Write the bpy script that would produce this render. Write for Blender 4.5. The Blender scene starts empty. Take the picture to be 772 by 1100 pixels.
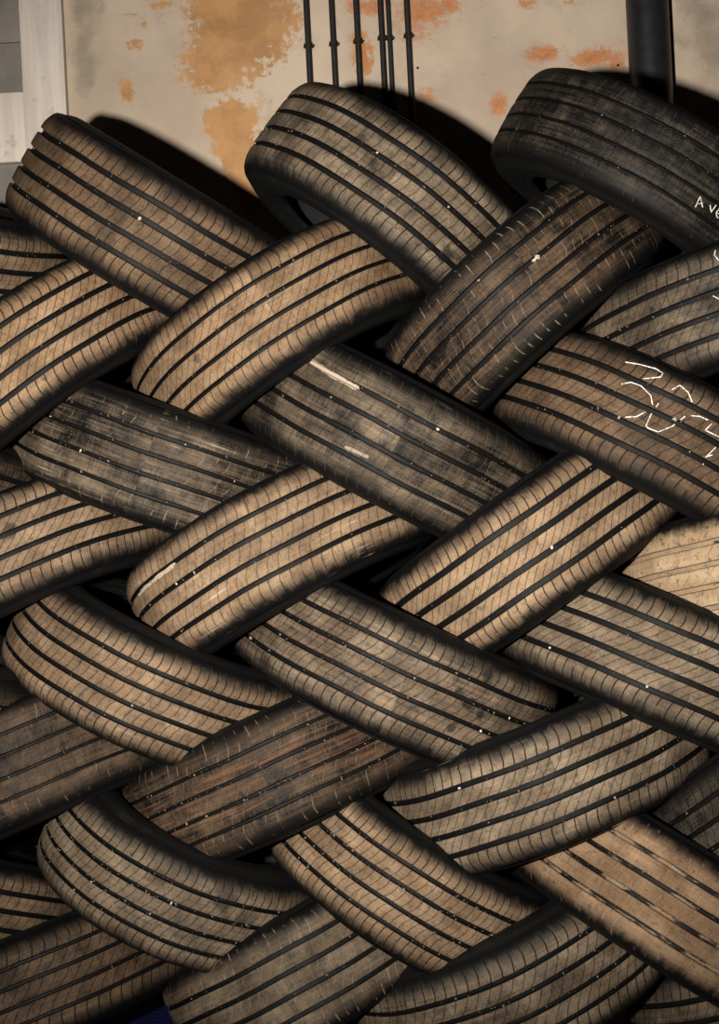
import bpy, math, random
import numpy as np
from mathutils import Matrix, Vector

# ------------------------------------------------------------------ camera model
# Camera stands at the origin looking along +Y; the photograph is rolled by about 3 degrees.
F, CX, CY = 1500.0, 386.0, 550.0
ROLL = math.radians(2.9)
CR, SR = math.cos(ROLL), math.sin(ROLL)
WALL = 3.40          # distance of the plastered wall
COL = bpy.context.scene.collection


def W(x, y, d):
    """camera space (right, up, depth) -> world"""
    return np.array([x * CR + y * SR, d, -x * SR + y * CR])


def at(px, py, d):
    return W((px - CX) / F * d, -(py - CY) / F * d, d)


# ------------------------------------------------------------------ scene helpers
def tag(o, label=None, cat=None, group=None, kind=None):
    if label: o['label'] = label
    if cat: o['category'] = cat
    if group: o['group'] = group
    if kind: o['kind'] = kind
    return o


def mesh_obj(name, verts, faces, mat, parent=None, smooth=True, sharp=0.6):
    me = bpy.data.meshes.new(name)
    me.from_pydata([tuple(map(float, v)) for v in verts], [], [tuple(f) for f in faces])
    me.materials.append(mat)
    if smooth:
        me.polygons.foreach_set('use_smooth', [True] * len(me.polygons))
        me.set_sharp_from_angle(angle=sharp)
    o = bpy.data.objects.new(name, me)
    COL.objects.link(o)
    if parent: o.parent = parent
    return o


class MB:
    def __init__(self): self.v = []; self.f = []
    def add(self, v, f):
        n = len(self.v); self.v += [tuple(map(float, p)) for p in v]; self.f += [tuple(i + n for i in q) for q in f]
    def box(self, x0, x1, y0, y1, z0, z1, bev=0.0):
        # chamfered box (24-vertex) when bev > 0
        if bev <= 0:
            v = [(x, y, z) for x in (x0, x1) for y in (y0, y1) for z in (z0, z1)]
            self.add(v, [(0, 1, 3, 2), (4, 6, 7, 5), (0, 4, 5, 1), (2, 3, 7, 6), (0, 2, 6, 4), (1, 5, 7, 3)])
            return
        import bmesh
        bm = bmesh.new(); bmesh.ops.create_cube(bm, size=1.0)
        for q in bm.verts:
            q.co = ((x0 + x1) / 2 + q.co.x * (x1 - x0), (y0 + y1) / 2 + q.co.y * (y1 - y0), (z0 + z1) / 2 + q.co.z * (z1 - z0))
        bmesh.ops.bevel(bm, geom=bm.edges[:], offset=bev, segments=2, profile=.5, affect='EDGES')
        bm.verts.ensure_lookup_table()
        self.add([q.co[:] for q in bm.verts], [[l.index for l in f.verts] for f in bm.faces]); bm.free()
    def tube(self, pts, r, n=16, caps=True):
        pts = [Vector(p) for p in pts]; base = len(self.v); vs = []; fs = []
        for i, p in enumerate(pts):
            d = (pts[min(i + 1, len(pts) - 1)] - pts[max(i - 1, 0)]).normalized()
            a = d.cross(Vector((0, 1, 0.01))).normalized(); b = d.cross(a)
            rr = r[i] if isinstance(r, (list, tuple)) else r
            for k in range(n):
                t = 2 * math.pi * k / n; vs.append(p + a * rr * math.cos(t) + b * rr * math.sin(t))
        for i in range(len(pts) - 1):
            for k in range(n):
                fs.append((i * n + k, i * n + (k + 1) % n, (i + 1) * n + (k + 1) % n, (i + 1) * n + k))
        if caps:
            fs.append(tuple(range(n))[::-1]); fs.append(tuple((len(pts) - 1) * n + k for k in range(n)))
        self.add(vs, fs)
    def build(self, name, mat, parent=None, **k): return mesh_obj(name, self.v, self.f, mat, parent, **k)


# ------------------------------------------------------------------ material helpers
class NT:
    """small wrapper to write node trees as expressions"""
    def __init__(self, name):
        self.m = bpy.data.materials.new(name); self.m.use_nodes = True
        self.t = self.m.node_tree; self.n = self.t.nodes; self.n.clear()
        self.out = self.n.new('ShaderNodeOutputMaterial'); self.b = self.n.new('ShaderNodeBsdfPrincipled')
        self.t.links.new(self.b.outputs[0], self.out.inputs[0])
    def put(self, sock, v):
        if isinstance(v, bpy.types.NodeSocket): self.t.links.new(v, sock)
        elif isinstance(v, (tuple, list)): sock.default_value = tuple(v) + ((1.0,) if len(v) == 3 and sock.type == 'RGBA' else ())
        else: sock.default_value = v
    def math(self, op, a, b=0.0, c=0.0, clamp=False):
        n = self.n.new('ShaderNodeMath'); n.operation = op; n.use_clamp = clamp
        for i, v in enumerate((a, b, c)): self.put(n.inputs[i], v)
        return n.outputs[0]
    def add(s, a, b, clamp=False): return s.math('ADD', a, b, clamp=clamp)
    def sub(s, a, b, clamp=False): return s.math('SUBTRACT', a, b, clamp=clamp)
    def mul(s, a, b, clamp=False): return s.math('MULTIPLY', a, b, clamp=clamp)
    def ss(self, x, lo, hi, a=0.0, b=1.0):
        n = self.n.new('ShaderNodeMapRange'); n.interpolation_type = 'SMOOTHSTEP'
        for i, v in enumerate((x, lo, hi, a, b)): self.put(n.inputs[i], v)
        return n.outputs[0]
    def mix(self, f, a, b, mode='MIX'):
        n = self.n.new('ShaderNodeMix'); n.data_type = 'RGBA'; n.blend_type = mode; n.clamp_factor = True
        self.put(n.inputs[0], f); self.put(n.inputs[6], a); self.put(n.inputs[7], b)
        return n.outputs[2]
    def attr(self, name): n = self.n.new('ShaderNodeAttribute'); n.attribute_name = name; return n.outputs['Fac']
    def uv(self, name): n = self.n.new('ShaderNodeUVMap'); n.uv_map = name; return n.outputs[0]
    def obj(self): return self.n.new('ShaderNodeTexCoord').outputs['Object']
    def scale(self, v, s):
        n = self.n.new('ShaderNodeVectorMath'); n.operation = 'MULTIPLY'; self.put(n.inputs[0], v); self.put(n.inputs[1], s); return n.outputs[0]
    def offs(self, v, s):
        n = self.n.new('ShaderNodeVectorMath'); n.operation = 'ADD'; self.put(n.inputs[0], v); self.put(n.inputs[1], s); return n.outputs[0]
    def sep(self, v): n = self.n.new('ShaderNodeSeparateXYZ'); self.put(n.inputs[0], v); return n.outputs
    def noise(self, v, sc, detail=4.0, rough=.55):
        n = self.n.new('ShaderNodeTexNoise'); self.put(n.inputs['Vector'], v)
        n.inputs['Scale'].default_value = sc; n.inputs['Detail'].default_value = detail; n.inputs['Roughness'].default_value = rough
        return n.outputs['Fac']
    def done(self, color, rough, bump=None, bstr=.3, bdist=.002, spec=.5):
        self.put(self.b.inputs['Base Color'], color); self.put(self.b.inputs['Roughness'], rough)
        self.b.inputs['Specular IOR Level'].default_value = spec
        if bump is not None:
            n = self.n.new('ShaderNodeBump'); n.inputs['Strength'].default_value = bstr; n.inputs['Distance'].default_value = bdist
            self.put(n.inputs['Height'], bump); self.put(self.b.inputs['Normal'], n.outputs[0])
        return self.m


def lin(r, g, b):
    f = lambda c: (c / 255 / 12.92) if c <= 10 else ((c / 255 + .055) / 1.055) ** 2.4
    return (f(r), f(g), f(b))


RUBBER = (.0045, .0044, .0043)


def tread_material(key, p, seed):
    t = NT('dusty_tread_' + key)
    uv = t.offs(t.uv('tread'), (seed * 3.71, seed * 1.93, 0))
    sv = t.sep(t.uv('sipe')); phase, v = sv[0], sv[1]
    m = t.attr('rib')
    big = t.noise(uv, 9, 5, .62)
    mid = t.noise(uv, 38, 4, .6)
    lat = t.noise(t.scale(uv, (260, 16, 1)), 1.0, 3, .6)       # fine combing across the tread
    circ = t.noise(t.scale(uv, (7, 190, 1)), 1.0, 3, .6)       # scuffs running round the tread
    fine = t.noise(uv, 420, 2, .7)
    av = t.math('ABSOLUTE', v)
    edge = t.add(t.add(av, t.mul(t.sub(lat, .5), .014)), t.mul(t.sub(mid, .5), .03))
    fade = t.ss(edge, p.get('fade', .0985), p.get('fade', .0985) - .030)
    a = t.add(p['d'] * (.45 + .5 * p['d']), t.mul(t.sub(big, .5), p.get('patch', 1.1)))
    a = t.add(a, t.mul(t.sub(mid, .5), .55))
    a = t.add(a, t.mul(t.sub(lat, .5), .40))
    a = t.add(a, t.mul(t.sub(circ, .5), p.get('scuff', .55)))
    a = t.add(a, t.mul(t.sub(fine, .5), .6), clamp=True)
    # grime: small dark freckles and blotches inside the dust
    gr = t.noise(t.offs(uv, (3.3, 8.1, 0)), 75, 5, .72)
    gr2 = t.noise(t.scale(t.offs(uv, (5.2, 1.7, 0)), (150, 40, 1)), 1.0, 4, .7)
    a = t.mul(a, t.sub(1.0, t.mul(t.ss(gr, .53, .70), p.get('grime', .55))))
    a = t.mul(a, t.sub(1.0, t.mul(t.ss(gr2, .54, .74), .5)))
    dust = t.mul(t.mul(a, m), fade)
    c1, c2 = p['c']
    dc = t.mix(t.ss(t.noise(uv, 14, 3, .5), .35, .68), c1, c2)
    dc = t.mix(t.mul(t.ss(fine, .60, .72), .35), dc, lin(205, 186, 160))
    col = t.mix(t.mul(dust, .96), p.get('rub', RUBBER), dc)
    # black smudges, darkened edges, painted-in edge shading and pale scrapes, each at its own place on the tread
    sp = t.sep(t.uv('tread'))
    for (sx_, sy_, sr, sa) in p.get('_dark_patch', ()):
        dd = t.math('SQRT', t.add(t.math('POWER', t.sub(sp[0], sx_), 2.0), t.math('POWER', t.sub(sp[1], sy_), 2.0)))
        dd = t.add(dd, t.mul(t.sub(mid, .5), sr * 1.6))
        col = t.mix(t.mul(t.ss(dd, sr, sr * .45), sa), col, (.008, .008, .008))
    for (ax_, ay_, bx_, by_, sr, sa) in p.get('_scrape', ()):
        L = math.hypot(bx_ - ax_, by_ - ay_); ex, ey = (bx_ - ax_) / L, (by_ - ay_) / L
        px_, py_ = t.sub(sp[0], ax_), t.sub(sp[1], ay_)
        al = t.add(t.mul(px_, ex), t.mul(py_, ey)); ac = t.math('ABSOLUTE', t.add(t.mul(px_, -ey), t.mul(py_, ex)))
        over = t.add(t.math('MAXIMUM', t.sub(0.0, al), 0.0), t.math('MAXIMUM', t.sub(al, L), 0.0))
        dd = t.add(t.add(ac, over), t.mul(t.sub(mid, .5), sr * 1.5))
        col = t.mix(t.mul(t.ss(dd, sr, sr * .5), sa), col, lin(198, 182, 160))
    # pale scuffs
    if p.get('pale', 0) > 0:
        s = t.mul(t.ss(circ, .60, .74), t.ss(big, .45, .62))
        col = t.mix(t.mul(t.mul(s, m), p['pale']), col, lin(205, 190, 170))
    if p.get('rust', 0) > 0:
        s = t.mul(t.ss(circ, .53, .66), t.ss(t.sub(.055, av), 0, .02))
        col = t.mix(t.mul(t.mul(s, m), p['rust']), col, lin(150, 84, 60))
    # thin sipes cut across every rib
    ph = t.add(phase, t.mul(t.sub(mid, .5), .22))
    d = t.math('ABSOLUTE', t.sub(t.math('FRACT', ph), .5))
    ws = p.get('sw', .05)
    line = t.ss(d, ws + .035, ws * .55)
    brk = t.ss(t.noise(t.scale(uv, (26, 40, 1)), 1.0, 3, .6), p.get('brk', .27), p.get('brk', .27) + .16)
    line = t.mul(t.mul(line, brk), m)
    line = t.mul(line, t.ss(av, .102, .095))
    midrib = t.ss(av, .056, .060, .62, 1.0)
    col = t.mix(t.mul(t.mul(line, midrib), p.get('ss', .95)), col, p.get('sc', (.006, .006, .006)))
    # dirt packed in the grooves
    if p.get('fill', 0) > 0:
        g = t.mul(t.sub(1.0, m), t.ss(t.noise(t.scale(uv, (16, 60, 1)), 1, 4, .6), .62 - .3 * p['fill'], .72 - .3 * p['fill']))
        g = t.mul(g, t.ss(av, .085, .078))
        col = t.mix(t.mul(g, t.ss(fine, .30, .55, .45, .92)), col, t.mix(t.ss(mid, .4, .65), c1, lin(136, 122, 104)))
    h = t.add(t.mul(fine, .25), t.mul(line, -1.0))
    h = t.add(h, t.mul(lat, .3))
    rough = t.add(.58, t.mul(dust, .34))
    return t.done(col, rough, h, .6, .0014, .14)


def sidewall_material():
    t = NT('black_sidewall_rubber')
    o = t.obj(); n = t.noise(o, 14, 5, .6); f = t.noise(o, 160, 2, .6)
    col = t.mix(t.ss(n, .55, .85), (.0048, .0048, .005), (.016, .014, .012))
    return t.done(col, t.add(.55, t.mul(n, .2)), f, .15, .001, .2)


def liner_material():
    t = NT('inner_liner_rubber')
    o = t.obj(); n = t.noise(o, 9, 4, .6)
    return t.done(t.mix(t.ss(n, .4, .8), (.008, .008, .0085), (.025, .023, .021)), .6, t.noise(o, 220, 2), .2, .001, .35)


def stone_material(name, c1, c2):
    t = NT(name); o = t.obj(); n = t.noise(o, 180, 3, .6)
    return t.done(t.mix(t.ss(n, .42, .66), c1, c2), .8, n, .4, .001, .3)


SIDE = sidewall_material(); LINER = liner_material()
GRIT = stone_material('road_grit', lin(92, 80, 67), lin(150, 138, 122))
PEBBLE = stone_material('pale_pebble', lin(165, 150, 130), lin(236, 228, 214))
_t = NT('white_chalk'); _o = _t.obj()
CHALK = _t.done(_t.mix(_t.ss(_t.noise(_o, 260, 3), .3, .6), lin(150, 140, 128), lin(238, 232, 222)), .95, None)

# ------------------------------------------------------------------ the tyres: pose fitted to the photograph
# centre (image px), depth of the centre, lean of the disc, tilt of the axle to the camera, outer radius, width factor
FIT = {
    'B0a': (-98.8, 271.0, 2.7003, -0.1954, 0.2209, 0.3078, 0.934),
    'B0d': (-82.2, 951.1, 2.7154, -0.2589, -0.2326, 0.3075, 0.854),
    'F0a': (38.1, 406.8, 2.7435, 0.6420, 0.0244, 0.3094, 0.952),
    'F0b': (30.4, 613.6, 2.7847, 0.4517, -0.1350, 0.3121, 0.937),
    'F0c': (41.6, 823.6, 2.7499, 0.4348, -0.1504, 0.3020, 0.984),
    'F0d': (45.9, 1050.6, 2.7056, 0.3772, -0.1881, 0.3106, 0.865),
    'B1a': (172.9, 253.6, 2.7485, -0.5487, 0.1293, 0.2972, 0.993),
    'B1b': (181.4, 498.4, 2.7505, -0.3351, 0.0248, 0.2962, 0.969),
    'B1c': (171.0, 720.1, 2.7359, -0.4336, 0.0293, 0.2965, 0.949),
    'B1d': (197.5, 924.0, 2.6816, -0.4235, 0.0663, 0.2730, 0.901),
    'F1a': (306.4, 364.8, 2.7198, 0.5648, -0.0739, 0.3026, 0.947),
    'F1b': (305.6, 599.9, 2.7149, 0.5013, -0.1308, 0.3060, 0.977),
    'F1c': (303.4, 822.5, 2.7301, 0.4223, -0.1157, 0.3091, 0.980),
    'F1d': (329.5, 1033.7, 2.6714, 0.5103, -0.1887, 0.2703, 0.964),
    'B2a': (416.6, 231.1, 2.7310, -0.6212, -0.0260, 0.2887, 0.977),
    'B2b': (426.1, 476.1, 2.6880, -0.4901, 0.0576, 0.3001, 1.000),
    'B2c': (426.8, 714.4, 2.6813, -0.4309, -0.0000, 0.3095, 0.971),
    'B2d': (442.6, 934.2, 2.6626, -0.5401, -0.0081, 0.2765, 0.937),
    'F2a': (560.9, 329.7, 2.7082, 0.7180, -0.0757, 0.2868, 0.982),
    'F2b': (567.6, 592.7, 2.6648, 0.6172, -0.0918, 0.2968, 0.986),
    'F2c': (584.5, 823.9, 2.6294, 0.3892, -0.0887, 0.3022, 0.968),
    'F2d': (546.1, 1014.1, 2.6760, 0.4601, 0.0078, 0.3244, 0.984),
    'B3a': (690.4, 206.1, 2.6984, -0.5308, 0.0665, 0.3009, 0.892),
    'B3b': (701.9, 479.7, 2.6603, -0.4816, 0.0179, 0.3060, 0.968),
    'B3c': (704.0, 711.7, 2.6358, -0.3969, -0.0491, 0.3118, 0.975),
    'B3d': (720.1, 965.8, 2.5838, -0.5493, -0.0989, 0.3166, 0.948),
    'F3a': (792.8, 344.4, 2.6543, 0.2826, -0.0893, 0.3051, 0.967),
    'F3b': (840.5, 607.3, 2.6111, 0.1998, -0.1307, 0.3097, 0.979),
    'F3c': (861.7, 831.0, 2.5588, 0.5852, -0.3130, 0.3094, 0.928),
    'F3d': (845.1, 1050.3, 2.6744, 0.3376, -0.2273, 0.3114, 0.990),
    'B0b': (-92.0, 487.0, 2.6520, -0.3665, 0.0000, 0.3130, 0.940),
    'B0c': (-90.0, 722.0, 2.6520, -0.3665, 0.0000, 0.3130, 0.940),
}

FIT.update({
    'B0b': (-112.0, 492.0, 2.70, math.radians(-21), 0.0, .300, .90),
    'B0c': (-122.0, 722.0, 2.652, math.radians(-21), 0.0, .313, .94),
})
GROOVES = (-.056, -.019, .019, .056)


class Pose:
    def __init__(self, key):
        cx, cy, z, th, ph, R, w = FIT[key]
        self.R, self.w = R, w
        c = np.array([(cx - CX) / F * z, -(cy - CY) / F * z])
        u = np.array([math.cos(th), math.sin(th), 0.0]); n0 = np.array([-math.sin(th), math.cos(th), 0.0]); k = np.array([0, 0, -1.0])
        a = n0 * math.cos(ph) + k * math.sin(ph); f = k * math.cos(ph) - n0 * math.sin(ph)
        self.c = W(c[0], c[1], z)
        self.u, self.a, self.f = W(*u), W(*a), W(*f)      # along the disc, along the axle (up), towards the camera
    def base(self):
        # lowest point of the tyre
        k = np.array([0, 0, 1.0]); au = float(self.a @ k); r = np.hypot(self.u @ k, self.f @ k)
        s = self.R * .985
        return self.c - s * (self.u * (self.u @ k) + self.f * (self.f @ k)) / max(r, 1e-6) - self.a * np.sign(au) * .085 * self.w
    def surf(self, px, py, lift=0.0):
        """(angle, axial) of the point of the tread that shows at a pixel"""
        best = None
        d = W((px - CX) / F, -(py - CY) / F, 1.0)
        # ray (from origin) against the cylinder around the axle
        o = -self.c; dp = d - self.a * (d @ self.a); op = o - self.a * (o @ self.a)
        A = dp @ dp; B = 2 * dp @ op; C_ = op @ op - (self.R - .003) ** 2
        disc = max(B * B - 4 * A * C_, 0.0); s = (-B - math.sqrt(disc)) / (2 * A)
        P = d * s - self.c
        return math.atan2(P @ self.u, P @ self.f), float(P @ self.a)
    def local(self, t, ax, r):
        """mesh space: x along disc, y to the camera, z axle"""
        return (r * math.sin(t), r * math.cos(t), ax)


def crown(ax, w):
    q = abs(ax) / (.094 * w)
    return .0045 * q * q + (.006 * max(0, (q - .72) / .28) ** 2)


def build_tyre(key, p, label, seed):
    rnd = random.Random(seed); P = Pose(key); R, w = P.R, P.w
    base = P.base()
    root = bpy.data.objects.new('tire', None); COL.objects.link(root)
    root.empty_display_size = .1
    M = Matrix(((P.u[0], P.f[0], P.a[0], base[0]), (P.u[1], P.f[1], P.a[1], base[1]), (P.u[2], P.f[2], P.a[2], base[2]), (0, 0, 0, 1)))
    # u, f, a must be right handed
    if Matrix(M).to_3x3().determinant() < 0:
        M = Matrix(((-P.u[0], P.f[0], P.a[0], base[0]), (-P.u[1], P.f[1], P.a[1], base[1]), (-P.u[2], P.f[2], P.a[2], base[2]), (0, 0, 0, 1)))
        sx = -1
    else: sx = 1
    root.matrix_world = M
    off = np.array([sx * (P.u @ (P.c - base)), P.f @ (P.c - base), P.a @ (P.c - base)])
    tag(root, label, 'tire', 'used tires laced into a herringbone stack')
    gw = p.get('gw', .0105) * w; gd = p.get('gd', .0075)
    # ---- tread profile: list of (axial, radius, ribmask, rib index, rib fraction)
    prof = []
    G = [g * w for g in GROOVES]
    edges = [-.094 * w] + G + [.094 * w]
    for ri in range(5):
        a0 = edges[ri] + (gw / 2 if ri > 0 else 0); a1 = edges[ri + 1] - (gw / 2 if ri < 4 else 0)
        n = 6 if ri in (0, 4) else 3
        if ri == 0:
            prof.append((-.1045 * w, R - .027, 1., 0, -.28)); prof.append((-.1005 * w, R - .0165, 1., 0, -.15))
        for k in range(n + 1):
            q = k / n; ax = a0 + (a1 - a0) * q; rr = R - crown(ax, w)
            if k == 0 and ri > 0 or k == n and ri < 4: rr -= .0009
            prof.append((ax, rr, 1., ri, q))
            if k == 0 and ri > 0: prof.append((ax + .0012, R - crown(ax, w), 1., ri, q))
            if k == n - 1 and ri < 4: prof.append((a1 - .0012, R - crown(a1, w), 1., ri, 1.))
        if ri < 4:
            g0, g1 = a1, edges[ri + 1] + gw / 2
            rb = R - crown((g0 + g1) / 2, w) - gd
            prof.append((g0 + .0004, R - crown(g0, w) - .0022, 0., ri, 1.))
            prof.append((g0 + .0016, rb, 0., ri, 1.)); prof.append((g1 - .0016, rb, 0., ri + 1, 0.))
            prof.append((g1 - .0004, R - crown(g1, w) - .0022, 0., ri + 1, 0.))
        else:
            prof.append((.1005 * w, R - .0165, 1., 4, 1.15)); prof.append((.1045 * w, R - .027, 1., 4, 1.28))
    prof.sort(key=lambda q: q[0])
    ax = np.array([q[0] for q in prof]); rr = np.array([q[1] for q in prof]); rib = np.array([q[2] for q in prof])
    ri = np.array([q[3] for q in prof]); fr = np.array([q[4] for q in prof])
    N, K = 288, len(prof)
    # slight unevenness of a worn, loaded tyre
    ph1, ph2 = rnd.random() * 6.28, rnd.random() * 6.28
    tt = np.arange(N) / N * 2 * np.pi
    wob = .0010 * np.sin(3 * tt + ph1) + .0007 * np.sin(7 * tt + ph2)
    wax = .0016 * np.sin(2 * tt + ph2) + .0006 * np.sin(9 * tt + ph1)
    jit = np.random.RandomState(seed).randn(N, K) * .00022
    rad = rr[None, :] + wob[:, None] + jit
    X = np.stack([rad * np.sin(tt)[:, None], rad * np.cos(tt)[:, None], ax[None, :] + wax[:, None] + 0 * rad], -1) + off
    co = X.reshape(-1, 3)
    i, k = np.meshgrid(np.arange(N), np.arange(K - 1), indexing='ij'); i2 = (i + 1) % N
    quads = np.stack([i * K + k, i * K + k + 1, i2 * K + k + 1, i2 * K + k], -1).reshape(-1, 4)
    me = bpy.data.meshes.new('tread'); nf = len(quads)
    me.vertices.add(len(co)); me.vertices.foreach_set('co', co.ravel())
    me.loops.add(nf * 4); me.loops.foreach_set('vertex_index', quads.ravel().astype(np.int32))
    me.polygons.add(nf); me.polygons.foreach_set('loop_start', np.arange(0, nf * 4, 4, dtype=np.int32))
    me.polygons.foreach_set('use_smooth', np.ones(nf, dtype=bool))
    me.update(calc_edges=True); me.validate()
    at_ = me.attributes.new('rib', 'FLOAT', 'POINT'); at_.data.foreach_set('value', np.tile(rib, N).astype(np.float32))
    # uv maps: metric (round, across) and sipe phase
    ii = np.stack([i, i, i + 1, i + 1], -1).reshape(-1); kk = np.stack([k, k + 1, k + 1, k], -1).reshape(-1)
    # the rib a face belongs to decides the phase of all its corners
    frib = np.repeat(ri[np.stack([k, k], -1)].max(-1).reshape(-1), 4)
    uu = ii / N
    uvt = np.stack([uu * 2 * np.pi * R, ax[kk]], -1)
    Ns = p.get('n', 96)
    lo = np.array([edges[q] for q in range(5)]); wd = np.array([edges[q + 1] - edges[q] for q in range(5)])
    q = (ax[kk] - lo[frib]) / wd[frib]
    sl = p.get('slant', 1.6) * (1 if p.get('dir', 1) > 0 else -1)
    rep = np.array([1, 1, 1, 1, 1]) * Ns
    slope = np.array([.25, sl, sl * 1.1, sl, .25])[frib]
    bend = np.array([.35, .5, -.6, -.5, -.35])[frib]
    shift = np.array([.1, .43, .77, .21, .6])[frib]
    phase = uu * rep[frib] + slope * q + bend * (q - .5) ** 2 * 2 + shift
    uvs = np.stack([phase, ax[kk] / w], -1)
    l1 = me.uv_layers.new(name='tread'); l1.data.foreach_set('uv', uvt.astype(np.float32).ravel())
    l2 = me.uv_layers.new(name='sipe'); l2.data.foreach_set('uv', uvs.astype(np.float32).ravel())
    me.set_sharp_from_angle(angle=.7)
    def uvof(px, py):
        t_, a_ = P.surf(px, py); a = sx * t_
        return ((a if a >= 0 else a + 2 * math.pi) * R, a_)
    p = dict(p)
    p['_dark_patch'] = [uvof(q[0], q[1]) + (q[2], q[3]) for q in p.get('dark_patch', ())]
    p['_scrape'] = [uvof(q[0], q[1]) + uvof(q[2], q[3]) + (q[4], q[5]) for q in p.get('scrape', ())]
    me.materials.append(tread_material(key, p, seed))
    tr = bpy.data.objects.new('tread', me); COL.objects.link(tr); tr.parent = root
    def wobble(a):
        return .0010 * math.sin(3 * a + ph1) + .0007 * math.sin(7 * a + ph2)
    # ---- side walls and inner liner, lathed
    def lathe(name, pr, mat, NN=160):
        pr = np.array(pr); KK = len(pr); ta = np.arange(NN) / NN * 2 * np.pi
        V = np.stack([np.sin(ta)[:, None] * pr[None, :, 1], np.cos(ta)[:, None] * pr[None, :, 1], pr[None, :, 0] + 0 * ta[:, None]], -1).reshape(-1, 3) + off
        fs = [(a * KK + b, a * KK + b + 1, ((a + 1) % NN) * KK + b + 1, ((a + 1) % NN) * KK + b) for a in range(NN) for b in range(KK - 1)]
        return mesh_obj(name, V, fs, mat, root, sharp=.5)
    rim = R - .105
    wall = [(.1035, -.0245), (.1055, -.031), (.1085, -.036), (.1085, -.0385), (.1095, -.0395), (.1125, -.050), (.1135, -.060), (.1125, -.070), (.110, -.079),
            (.1085, -.0815), (.1095, -.0828), (.1090, -.0850), (.1055, -.0885), (.102, -.0935), (.1015, -.099), (.098, -.1035), (.093, -.105), (.088, -.1035)]
    lathe('sidewall', [(x * w, R + y) for x, y in wall], SIDE)
    lathe('sidewall', [(-x * w, R + y) for x, y in wall][::-1], SIDE)
    inner = [(.088, -.1035), (.090, -.092), (.098, -.078), (.1045, -.062), (.1035, -.046), (.095, -.030), (.080, -.0205), (.05, -.0175), (.0, -.0165)]
    inn = [(x * w, R + y) for x, y in inner]; inn = inn + [(-a, b) for a, b in inn[-2::-1]]
    lathe('inner_liner', inn, LINER)
    # ---- grit caught in the grooves
    g = MB()
    ng = int(p.get('grit', 60) * 1.5)
    for _ in range(ng):
        t = rnd.uniform(-1.75, 1.75); gi = rnd.choice((0, 1, 1, 2, 2, 3)); s = rnd.choice((.0006, .0008, .0008, .001, .0014, .0019)) * rnd.uniform(.8, 1.2)
        axg = G[gi] + rnd.uniform(-.5, .5) * gw * .7; rg = R - crown(axg, w) - gd * rnd.uniform(.1, .75)
        stone(g, P.local(sx * t, axg, rg + wobble(sx * t)), s, rnd, off)
    tag(g.build('grit', GRIT, root, smooth=False), kind='stuff')
    for (px, py, s) in p.get('stones', ()):
        b = MB(); t, axg = P.surf(px, py); stone(b, P.local(sx * t, axg, R - crown(axg, w) - .0015 + wobble(sx * t)), s * .72, rnd, off, big=True)
        tag(b.build('pebble', PEBBLE, root, smooth=False), 'pale stone stuck in the tread')
    for strokes in p.get('chalk', ()):
        for st in strokes:
            b = MB()
            pts = []
            for (p0, p1) in zip(st[:-1], st[1:]):
                n = max(2, int(math.hypot(p1[0] - p0[0], p1[1] - p0[1]) / 1.5))
                for j in range(n): pts.append((p0[0] + (p1[0] - p0[0]) * j / n, p0[1] + (p1[1] - p0[1]) * j / n))
            pts.append(st[-1]); ta = [P.surf(*q) for q in pts]
            L = []
            for (t, axg) in ta:
                ing = min(abs(axg - q) for q in G) < gw * .45
                L.append((t, axg, R - crown(axg, w) + .0004 + wobble(sx * t), ing))
            V = []; brk = []
            hw = p.get('cw', .0009)
            for j, (t, axg, r, ing) in enumerate(L):
                a, c = L[max(j - 1, 0)], L[min(j + 1, len(L) - 1)]
                dx, dy = (c[0] - a[0]) * R, c[1] - a[1]; dl = math.hypot(dx, dy) or 1
                h = hw * rnd.uniform(.65, 1.15); nx, ny = -dy / dl * h, dx / dl * h
                for sgn, lift in ((1, 0), (.7, .0007), (-.7, .0007), (-1, 0)):
                    V.append(np.array(P.local(sx * (t + sgn * nx / R), axg + sgn * ny, r + lift)) + off)
                brk.append(ing)
            fs = []
            for j in range(len(L) - 1):
                if brk[j] or brk[j + 1]: continue
                for e in range(3): fs.append((j * 4 + e, j * 4 + e + 1, j * 4 + e + 5, j * 4 + e + 4))
            b.add(V, fs)
            tag(b.build('chalk_mark', CHALK, root), 'white chalk handwriting on the tread')
    return root


ICO = None
def stone(mb, pos, s, rnd, off, big=False):
    global ICO
    if ICO is None:
        import bmesh
        ICO = []
        for sub in (1, 2):
            bm = bmesh.new(); bmesh.ops.create_icosphere(bm, subdivisions=sub, radius=1.0); bm.verts.ensure_lookup_table()
            ICO.append(([v.co[:] for v in bm.verts], [[l.index for l in f.verts] for f in bm.faces])); bm.free()
    V, Fc = ICO[1 if big else 0]
    sc = [rnd.uniform(.55, 1.45) for _ in range(3)]; pos = np.array(pos) + off
    mb.add([pos + s * np.array([v[q] * sc[q] * rnd.uniform(.6, 1.25) for q in range(3)]) for v in V], Fc)


# ------------------------------------------------------------------ dust colours and per-tyre looks
TAN = (lin(140, 114, 88), lin(168, 141, 112))
TANB = (lin(138, 109, 81), lin(168, 138, 107))
GREYTAN = (lin(126, 107, 86), lin(160, 140, 116))
BROWN = (lin(112, 88, 66), lin(138, 112, 86))
GREY = (lin(98, 86, 70), lin(132, 118, 100))
LIGHT = (lin(158, 132, 102), lin(184, 158, 126))
PALE_SIPE = lin(150, 134, 114)

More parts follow.
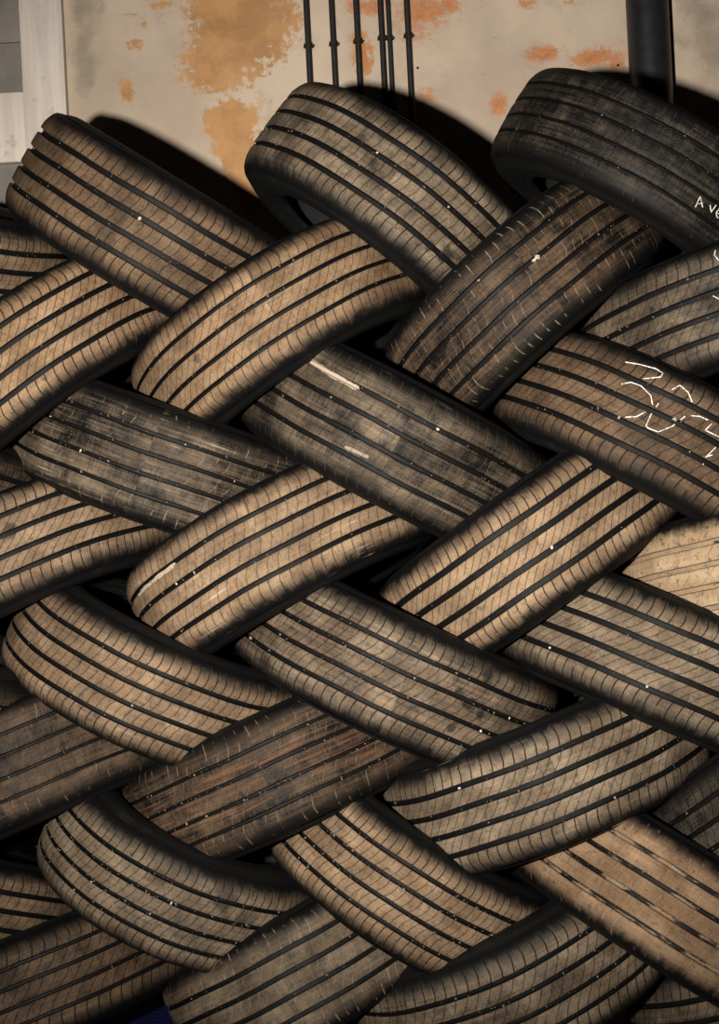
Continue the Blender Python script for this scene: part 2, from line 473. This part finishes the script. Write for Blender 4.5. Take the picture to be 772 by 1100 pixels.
LOOK = {
 'B1a': dict(dark_patch=[(70, 118, .03, .7), (110, 148, .02, .5), (160, 186, .02, .5)], d=.66, c=BROWN, n=100, slant=.5, grit=40, sw=.05, stones=[(150, 235, .004)]),  # dark patches along the upper left edge
 'B2a': dict(d=.64, c=GREYTAN, patch=1.6, dark_patch=[(478, 272, .022, .8), (462, 262, .014, .6), (300, 172, .03, .6), (388, 150, .012, .5), (424, 130, .012, .6), (352, 140, .008, .6)], n=98, slant=.4, grit=40, stones=[(405, 164, .003), (481, 222, .0026)]),  # left end patch is shading painted into the colour, the rest black marks
 'B3a': dict(d=.14, c=GREY, n=90, slant=.5, sc=lin(74, 66, 58), ss=.5, brk=.5, grit=18, gw=.007, patch=.5,
             chalk=[[[(745.6, 222.8), (750.8, 211), (753.4, 222.8)], [(748.2, 219), (753.4, 218.4)],
                     [(761, 220), (762.4, 228), (767.6, 220)], [(771, 224), (767.5, 229), (769, 234), (772, 233), (771.5, 229), (768, 229.5)]]]),
 'F1a': dict(dark_patch=[(270, 335, .01, .4), (212, 385, .012, .45)], d=.78, c=TANB, n=98, slant=1.8, grit=50, ss=.7, gw=.0085),
 'F2a': dict(d=.33, c=BROWN, n=88, slant=.6, sc=PALE_SIPE, ss=.55, brk=.46, grit=60, gw=.009, scuff=.8,
             stones=[(577, 276.5, .0066), (573.5, 279.5, .0052), (514, 301, .004)]),
 'F3a': dict(d=.45, c=GREYTAN, n=92, slant=1.6, grit=45, ss=.8,
             chalk=[[[(768, 268), (767, 274), (772, 280), (778, 281)], [(765.8, 318), (772, 321.3), (778, 324)]]]),
 'F0a': dict(d=.85, c=TANB, n=100, slant=2.0, grit=40),
 'B3b': dict(d=.60, c=BROWN, n=92, slant=1.0, grit=30, stones=[(665, 449, .0042), (724, 450.5, .004)],
             chalk=[[[(671.7, 389.2), (686, 391.2), (704, 395.6), (711.9, 400.8), (709.3, 405.2), (691, 407.3)],
                     [(667.8, 413.3), (678, 411.2), (688.6, 415), (699, 425.4), (700.8, 435.3)],
                     [(671.7, 448.7), (683.4, 448.2), (693.2, 443)],
                     [(707.2, 433.7), (699, 446), (693.7, 457.8), (696.3, 460.4), (706.7, 464.3), (722.2, 457.8), (735.2, 447.4)],
                     [(721, 419), (730, 413.8), (739, 421.5), (743, 432)],
                     [(741.7, 446.7), (750.8, 447.4), (759.8, 451.3)], [(763.7, 455.2), (756.5, 462.2), (772, 469.5), (780, 473)],
                     [(767.6, 480.4), (756.5, 491.5), (754, 499.3)], [(756.5, 491), (764, 488.5)]]], cw=.0011),
 'B1b': dict(d=.36, c=GREYTAN, n=78, slant=.6, sc=PALE_SIPE, ss=.5, brk=.5, grit=70, gw=.008, pale=.45, scuff=.9, stones=[(87, 484, .0042)]),
 'B2b': dict(scrape=[(330, 385, 383, 416, .006, .7), (395, 490, 372, 480, .004, .4)], dark_patch=[(540, 480, .03, .4)], d=.40, c=GREYTAN, n=84, slant=.5, sc=lin(60, 54, 48), ss=.5, grit=60, gw=.009, pale=.15, scuff=.7,
             stones=[(470, 461, .0032), (382, 414.5, .003)]),
 'F0b': dict(dark_patch=[(10, 570, .02, .6), (120, 600, .015, .5)], d=.72, c=TAN, n=100, slant=2.0, grit=40),
 'F1b': dict(scrape=[(150, 638, 186, 608, .0055, .75)], d=.82, c=TAN, n=92, slant=.9, grit=60, ss=.6, pale=.6, gw=.0095, stones=[(209, 615, .0034), (190, 627, .003)]),
 'F2b': dict(d=.86, c=TAN, n=100, slant=2.2, grit=14, gw=.0115, patch=.8, stones=[(592.5, 588, .0042)]),
 'F3b': dict(d=.95, c=LIGHT, n=90, slant=1.8, grit=30, fill=1.0, grime=.85, patch=.9, brk=.5, ss=.6),
 'B3c': dict(d=.70, c=GREYTAN, n=100, slant=1.8, grit=36, gw=.0105, stones=[(695, 737, .0028), (590, 695.5, .0026)]),
 'B2c': dict(dark_patch=[(503, 757, .014, .8), (515, 768, .012, .8), (524, 728, .018, .75), (492, 745, .012, .7), (485, 783, .012, .7), (285, 712, .02, .6)], d=.58, c=GREYTAN, n=100, slant=1.0, grit=110, gw=.009, rust=.13, scuff=.8, stones=[(546, 771, .0034), (516, 785, .003)]),
 'B1c': dict(d=.70, c=TAN, n=104, slant=.7, grit=50, gw=.0095, stones=[(142, 758, .003)]),
 'F0c': dict(d=.42, c=BROWN, n=84, slant=1.0, sc=PALE_SIPE, ss=.3, brk=.5, grit=25, gw=.0065, gd=.005),
 'F1c': dict(d=.38, c=BROWN, n=88, slant=.9, sc=lin(140, 118, 96), ss=.4, brk=.46, grit=130, gw=.007, gd=.005, rust=.22, scuff=.8),
 'F2c': dict(d=.72, c=GREYTAN, n=92, slant=1.6, grit=50, pale=.3, stones=[(493, 847, .003), (660, 857, .0028)]),
 'B1d': dict(dark_patch=[(240, 965, .035, .6), (265, 985, .03, .5)], d=.66, c=GREYTAN, n=100, slant=.9, grit=190, gw=.0095, stones=[(184, 970, .0032), (99, 947, .0026)]),
 'B2d': dict(d=.76, c=TAN, n=106, slant=.8, grit=190, gw=.009, stones=[(434, 955, .003), (529, 1005, .0034)]),
 'B3d': dict(d=.80, c=TANB, n=90, slant=.8, grit=80, fill=.55, sc=PALE_SIPE, ss=.5, brk=.5, gw=.009, patch=.8),
 'F3c': dict(d=.34, c=GREY, n=100, slant=.9, grit=60, gw=.009),
 'F0d': dict(d=.52, c=BROWN, n=86, slant=1.3, grit=40, gw=.0085),
 'F1d': dict(d=.55, c=GREYTAN, n=88, slant=1.5, sc=PALE_SIPE, ss=.55, brk=.45, grit=40, gw=.009),
 'F2d': dict(d=.60, c=GREYTAN, n=94, slant=1.3, grit=70, rust=.13, gw=.0095),
 'F3d': dict(d=.52, c=GREYTAN, n=92, slant=1.2, grit=25),
 'B0a': dict(d=.62, c=TAN, n=96, slant=.8, grit=25),
 'B0b': dict(d=.40, c=BROWN, n=96, slant=.8, grit=25),
 'B0c': dict(d=.40, c=BROWN, n=96, slant=.8, grit=25),
 'B0d': dict(d=.52, c=TAN, n=96, slant=.8, grit=25),
}
LABEL = {
 'B1a': 'brown dusty tire at upper left, topmost one before the white timber post',
 'B2a': 'tan tire with black smudges on top of the stack under the row of thin pipes',
 'B3a': 'nearly black clean tire with small chalk letters at upper right under the thick pipe',
 'F1a': 'light tan arched tire under the topmost tire that stands below the thin pipes',
 'F2a': 'dark scuffed tire with a white stone in its groove, below the black topmost tire',
 'F3a': 'grey-brown arched tire at the right edge between the black tire and the chalk-scribbled tire',
 'F0a': 'sandy tan arched tire at the left edge tucked under the brown upper left tire',
 'B3b': 'brown tire at the right edge covered in large white chalk scribbles',
 'B1b': 'worn dark grey tire with whitish scuffs below the sandy tan arched tire at left',
 'B2b': 'dull grey tire in mid-stack with a long pale scrape near its upper end',
 'F0b': 'tan tire cut by the left edge at mid height under the worn grey scuffed tire',
 'F1b': 'warm tan tire left of centre with a pale white scrape along its left end',
 'F2b': 'brightest clean tan tire right of centre with straight wide black grooves',
 'F3b': 'pale sand-coated tire at the right edge with its grooves packed with dirt',
 'B3c': 'tan tire running off the right edge directly under the pale sand-coated tire',
 'B2c': 'grey-brown tire in the centre whose blunt right end shows a cracked blackened patch',
 'B1c': 'tan sagging tire with its dark hole visible, below the warm tan scraped tire',
 'F0c': 'dark brown tire cut by the left edge in the lower part, with narrow faint grooves',
 'F1c': 'dark brown tire with faint orange streaks in the lower middle of the stack',
 'F2c': 'big tan-grey tire at lower right with bright shine, curved like a smile',
 'B1d': 'grey-tan tire at lower left curving like a bowl, grooves full of pale grit',
 'B2d': 'tan tire with gritty grooves at bottom centre, left under the smile-curved tire',
 'B3d': 'brown-tan tire at the lower right edge with patches of dirt bridging its grooves',
 'F3c': 'dim dark grey tire at the right edge, behind the smile-curved tire',
 'F0d': 'dull brown tire in the bottom left corner, above the blue sheet',
 'F1d': 'grey-tan tire with pale cuts at the bottom edge, just right of the blue sheet',
 'F2d': 'grey-brown tire at the bottom edge right of centre with a faint reddish streak',
 'F3d': 'dim tire in the bottom right corner, only its top edge showing',
 'B0a': 'tan tire end at the upper left edge under the left end of the brown tire',
 'B0b': 'dark tire end at the left edge beside the worn grey scuffed tire, mostly hidden',
 'B0c': 'dark brown tire end at the left edge below the tan sagging tire, a sliver showing',
 'B0d': 'brown tire end at the lower left edge, left of the bowl-curved gritty tire',
}
for n_, key in enumerate(LOOK):
    build_tyre(key, LOOK[key], LABEL[key], 11 + n_)

# ------------------------------------------------------------------ the place
FLOOR = -1.085


def wall_pt(px, py): return at(px, py, WALL)


def plaster():
    t = NT('stained_plaster'); o = t.obj()
    n1 = t.noise(o, 2.2, 5, .6); n2 = t.noise(o, 11, 6, .65); n3 = t.noise(o, 60, 4, .65); n4 = t.noise(o, 220, 2, .6)
    col = t.mix(t.ss(n1, .32, .68), lin(178, 159, 140), lin(203, 184, 162))
    col = t.mix(t.mul(t.ss(n2, .50, .72), .45), col, lin(160, 146, 130))
    col = t.mix(t.mul(t.ss(n3, .62, .78), .35), col, lin(136, 121, 106))
    oc = t.add(t.attr('ochre'), t.mul(t.sub(n2, .5), 1.3)); oc = t.add(oc, t.mul(t.sub(n3, .5), 1.3)); oc = t.add(oc, t.mul(t.sub(n4, .5), .4))
    oc = t.ss(oc, .40, .66)
    col = t.mix(t.mul(oc, .85), col, t.mix(t.ss(n2, .35, .65), lin(164, 114, 62), lin(194, 142, 86)))
    og = t.add(t.attr('orange'), t.mul(t.sub(n2, .5), 1.3)); og = t.add(og, t.mul(t.sub(n3, .5), 1.3)); og = t.add(og, t.mul(t.sub(n4, .5), .5))
    og = t.ss(og, .38, .80)
    col = t.mix(t.mul(og, .85), col, t.mix(t.ss(n3, .35, .65), lin(172, 98, 48), lin(198, 130, 78)))
    ck = t.noise(t.scale(o, (9, 1, 60)), 1.0, 4, .7); col = t.mix(t.mul(t.ss(ck, .66, .74), .45), col, lin(120, 104, 90))
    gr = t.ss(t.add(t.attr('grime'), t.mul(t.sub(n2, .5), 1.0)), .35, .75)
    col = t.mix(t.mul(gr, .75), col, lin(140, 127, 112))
    return t.done(col, .85, t.add(n3, t.mul(n2, 1.5)), .3, .003, .25)


def blobs(X, Z, lst):
    a = np.zeros_like(X)
    for (px, py, rx, ry, s) in lst:
        c = wall_pt(px, py); k = WALL / F
        a = np.maximum(a, s * np.exp(-(((X - c[0]) / (rx * k)) ** 2 + ((Z - c[2]) / (ry * k)) ** 2) * .7))
    return a


# back wall: a fine grid so that the stains keep their place
x0, x1, z0, z1 = -2.2, 2.2, FLOOR, 1.9
nx, nz = 300, 210
xs = np.linspace(x0, x1, nx); zs = np.linspace(z0, z1, nz)
V = [(x, WALL, z) for z in zs for x in xs]
Fs = [(j * nx + i, j * nx + i + 1, (j + 1) * nx + i + 1, (j + 1) * nx + i) for j in range(nz - 1) for i in range(nx - 1)]
n0 = len(V)
V += [(x, WALL + .2, z) for z in (z0, z1) for x in (x0, x1)]
Fs += [(n0, n0 + 2, n0 + 3, n0 + 1), (0, n0, n0 + 1, nx - 1), ((nz - 1) * nx, nz * nx - 1, n0 + 3, n0 + 2), (0, (nz - 1) * nx, n0 + 2, n0), (nx - 1, n0 + 1, n0 + 3, nz * nx - 1)]
wall = mesh_obj('wall_back', V, Fs, plaster(), None, smooth=False); tag(wall, kind='structure')
VA = np.array(V)
OCH = [(255, 20, 52, 62, 1.15), (228, 70, 30, 30, 1.0), (282, 45, 28, 40, .95), (300, 15, 30, 30, .8), (247, 130, 26, 22, 1.1), (262, 172, 26, 34, 1.1), (272, 210, 18, 26, 1.1),
       (146, 48, 13, 8, .75), (137, 100, 12, 16, .75), (155, 25, 6, 6, .6), (172, 5, 10, 8, .65), (440, 105, 8, 10, .7), (390, 62, 12, 26, .8)]
ORG = [(400, 5, 34, 16, .85), (425, 25, 30, 22, .62), (455, 12, 44, 18, .9), (480, 5, 26, 10, .95), (450, 35, 22, 18, .7), (392, 60, 10, 26, .75), (455, 105, 14, 12, .85), (588, 58, 22, 10, .85), (638, 62, 34, 12, .95), (662, 68, 14, 8, .95),
       (536, 112, 11, 16, .95), (565, 4, 16, 8, .8), (612, 2, 14, 6, .5), (520, 5, 8, 8, .6), (650, 24, 8, 4, .6), (300, 170, 12, 8, .5)]
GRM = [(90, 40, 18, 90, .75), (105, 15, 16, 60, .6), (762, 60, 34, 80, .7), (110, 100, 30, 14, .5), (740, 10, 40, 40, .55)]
for nm, L in (('ochre', OCH), ('orange', ORG), ('grime', GRM)):
    a_ = wall.data.attributes.new(nm, 'FLOAT', 'POINT')
    a_.data.foreach_set('value', blobs(VA[:, 0], VA[:, 2], L).astype(np.float32))

# concrete floor
_t = NT('concrete_floor'); _o = _t.obj(); _n = _t.noise(_o, 5, 6, .6)
CONC = _t.done(_t.mix(_t.ss(_n, .3, .7), lin(70, 66, 60), lin(104, 98, 90)), .8, _t.noise(_o, 90, 3), .3, .002)
m = MB(); m.box(-2.2, 2.2, -.8, WALL + .2, FLOOR - .12, FLOOR, .002)
tag(m.build('floor', CONC, smooth=False), kind='structure')


def painted(name, a, b, sc=(3, 3, 40)):
    t = NT(name); o = t.obj()
    n = t.noise(t.scale(o, sc[::-1] if False else sc), 1.0, 5, .6); f = t.noise(o, 130, 3, .6); g = t.noise(o, 20, 5, .65)
    c = t.mix(t.ss(n, .3, .7), a, b); c = t.mix(t.mul(t.ss(g, .60, .75), .4), c, lin(120, 112, 102))
    return t.done(c, .7, t.add(f, n), .3, .002, .3)


WHITE = painted('white_painted_timber', lin(206, 193, 180), lin(228, 216, 204), (40, 40, 3))
BLOCK = painted('grey_cement_block', lin(116, 110, 102), lin(140, 133, 124), (8, 8, 8))


def px_slab(mb, x0, x1, y0, y1, front, back, bev=.002):
    """box on the wall spanning the given image columns and rows (read at the wall)"""
    a = wall_pt((x0 + x1) / 2, (y0 + y1) / 2); k = WALL / F
    a[0] = wall_pt((x0 + x1) / 2, 80)[0]
    hw, hh = (x1 - x0) / 2 * k, (y1 - y0) / 2 * k
    mb.box(a[0] - hw, a[0] + hw, WALL - front, WALL - back, a[2] - hh, a[2] + hh, bev)


m = MB(); px_slab(m, 26.5, 72, -260, 1010, .030, -.002); tag(m.build('trim_1', WHITE), kind='structure')
m = MB(); px_slab(m, -150, 26.2, 106, 180, .022, -.002); tag(m.build('trim_2', WHITE), kind='structure')
m = MB()
for (a, b) in ((-60, -2), (-1, 50.5), (52, 105), (181, 300), (301.5, 420)):
    px_slab(m, -150, 26, a, b, .010, -.002)
tag(m.build('wall_infill', BLOCK), kind='structure')

# pipes on the wall
def pipe_mat(name, c, r):
    t = NT(name); o = t.obj(); n = t.noise(o, 40, 4, .6)
    return t.done(t.mix(t.ss(n, .35, .7), c, tuple(q * 1.2 for q in c)), t.add(r, t.mul(n, .2)), t.noise(o, 200, 2), .1, .001, .4)


CONDUIT = pipe_mat('dark_conduit', (.012, .0125, .012), .45)
DRAIN = pipe_mat('black_drainpipe', (.012, .013, .014), .32)
RUST = stone_material('rusty_clip', lin(26, 22, 18), lin(58, 40, 30))
k_ = WALL / F
PIPES = [(328.6, 49, 6.6, 'leftmost thin dark pipe of the six on the wall'), (355.8, 47, 6.4, 'second thin dark pipe from the left on the wall'),
         (382.2, 44, 6.6, 'third thin dark pipe from the left on the wall, standing alone'), (408.2, 40.5, 6.2, 'left one of the two thin dark pipes set close together on the wall'),
         (416.4, 40.5, 5.2, 'slimmer right one of the two thin pipes set close together on the wall'), (436.6, 38, 6.4, 'rightmost thin dark pipe of the six on the wall')]
for (px, cy, wd, lab) in PIPES:
    c = at(px, 0, WALL - .012); r = wd / 2 * k_
    root = bpy.data.objects.new('conduit_pipe', None); COL.objects.link(root)
    root.location = (c[0], WALL - r - .003, FLOOR + .02); tag(root, lab, 'pipe', 'thin pipes on the wall')
    h = 1.85 - FLOOR
    m = MB(); m.tube([(0, 0, 0), (0, 0, .6), (0, 0, 1.4), (0, 0, h - .1)], r, 20); m.build('tube', CONDUIT, root)
    zc = at(px, cy, WALL - .01)[2] - root.location.z
    for zz in (zc, zc - .9):
        m = MB(); m.tube([(0, 0, zz - .006), (0, 0, zz - .005), (0, 0, zz + .005), (0, 0, zz + .006)], [r * 1.1, r * 1.35, r * 1.35, r * 1.1], 20)
        m.box(-r * 1.6, r * 1.7, r * .55, r + .003, zz - .004, zz + .004, .0006)
        cl = m.build('clip', RUST, root)
        m = MB(); m.tube([(r * 1.65, r * .1, zz), (r * 1.65, r * .6, zz)], .0028, 8); m.build('screw', CONDUIT, cl)

c = at(696.5, 0, WALL - .06); r = 22.6 * (WALL - .06) / F
root = bpy.data.objects.new('drain_pipe', None); COL.objects.link(root)
root.location = (c[0] - .004, WALL - r - .008, FLOOR); tag(root, 'thick black glossy pipe on the wall behind the black topmost tire', 'pipe')
m = MB(); m.tube([(0, 0, 0), (0, 0, .5), (0, 0, 1.5), (0, 0, 2.9)], r, 48); m.build('tube', DRAIN, root)
m = MB(); m.tube([(0, 0, .70), (0, 0, .705), (0, 0, .735), (0, 0, .74)], [r, r * 1.05, r * 1.05, r], 48); m.build('bracket', CONDUIT, root)

for (px, py, lab) in ((448.4, 73.5, 'small black nail head in the wall right of the thin pipes'), (663.3, 70.5, 'small black nail head in the wall left of the thick pipe')):
    p_ = wall_pt(px, py); m = MB()
    m.tube([(p_[0], WALL + .01, p_[2]), (p_[0], WALL - .003, p_[2] + .0001)], .0012, 8)
    m.tube([(p_[0], WALL - .003, p_[2]), (p_[0], WALL - .0045, p_[2] + .0001)], .003, 12)
    tag(m.build('nail', CONDUIT), lab, 'nail', 'nails in the wall')

# blue woven plastic sheet bunched on the floor behind the lowest tires
t = NT('blue_woven_sheet'); o = t.obj()
def wv(ax, f):
    s = t.sep(o)[ax]; return t.math('SINE', t.mul(s, f))
wx = t.math('SINE', t.mul(t.add(t.sep(o)[0], t.sep(o)[2]), 900)); wz = t.math('SINE', t.mul(t.sub(t.sep(o)[0], t.sep(o)[2]), 900))
hh = t.mul(wx, wz)
TARP = t.done(t.mix(t.ss(hh, -.6, .6), lin(9, 14, 42), lin(22, 33, 82)), .45, hh, .6, .001, .5)
rs = np.random.RandomState(5)
xa, xb = at(60, 1090, 3.0)[0], at(400, 1090, 3.0)[0]
NXX, NYY = 70, 26
V = []; Fs = []
for s in (0, 1):
    for j in range(NYY):
        for i in range(NXX):
            x = xa + (xb - xa) * i / (NXX - 1); q = j / (NYY - 1)
            y = 2.55 + .575 * q
            up = .11 * max(0, (q - .62) / .38) ** 1.5
            z = FLOOR + .006 + up * (1 + .25 * math.sin(x * 17)) + .010 * (1 + math.sin(x * 31 + q * 6)) * (.25 + q) + .006 * (1 + math.sin(x * 67 - q * 15)) * q
            V.append((x, y, z - .0018 * s))
    b = s * NXX * NYY
    for j in range(NYY - 1):
        for i in range(NXX - 1):
            f = (b + j * NXX + i, b + j * NXX + i + 1, b + (j + 1) * NXX + i + 1, b + (j + 1) * NXX + i)
            Fs.append(f if s == 0 else f[::-1])
tag(mesh_obj('tarpaulin', V, Fs, TARP, sharp=2.0), 'dark blue woven plastic sheet on the floor showing between the lowest tires at bottom left', 'tarpaulin')

# ------------------------------------------------------------------ light: one flash to the left of the camera, hardly any ambient
def spot(name, loc, target, energy, size, blend, radius, color):
    l = bpy.data.lights.new(name, 'SPOT'); l.energy = energy; l.spot_size = math.radians(size); l.spot_blend = blend; l.shadow_soft_size = radius; l.color = color
    o = bpy.data.objects.new(name, l); COL.objects.link(o); o.location = loc
    o.rotation_euler = (Vector(target) - Vector(loc)).to_track_quat('-Z', 'Y').to_euler()
    return o


spot('camera_flash', (-.38, 0.0, .02), (.03, 2.6, .15), 570, 68, 1.0, .035, (1.0, .95, .88))
w = bpy.data.worlds.new('dim_room'); bpy.context.scene.world = w; w.use_nodes = True
w.node_tree.nodes['Background'].inputs[0].default_value = (1, .93, .85, 1); w.node_tree.nodes['Background'].inputs[1].default_value = .005

# ------------------------------------------------------------------ camera and view
cd = bpy.data.cameras.new('camera'); cam = bpy.data.objects.new('camera', cd); COL.objects.link(cam)
cd.sensor_fit = 'VERTICAL'; cd.sensor_height = 24.0; cd.sensor_width = 24.0; cd.lens = F / 1100.0 * 24.0
cd.clip_start = .02; cd.clip_end = 100
r_, u_ = W(1, 0, 0), W(0, 1, 0)
cam.matrix_world = Matrix(((r_[0], u_[0], 0, 0), (r_[1], u_[1], -1, 0), (r_[2], u_[2], 0, 0), (0, 0, 0, 1)))
sc = bpy.context.scene; sc.camera = cam
sc.view_settings.view_transform = 'Standard'; sc.view_settings.look = 'None'; sc.view_settings.gamma = 1.0
sc.view_settings.use_curve_mapping = False; sc.view_settings.exposure = 0.0
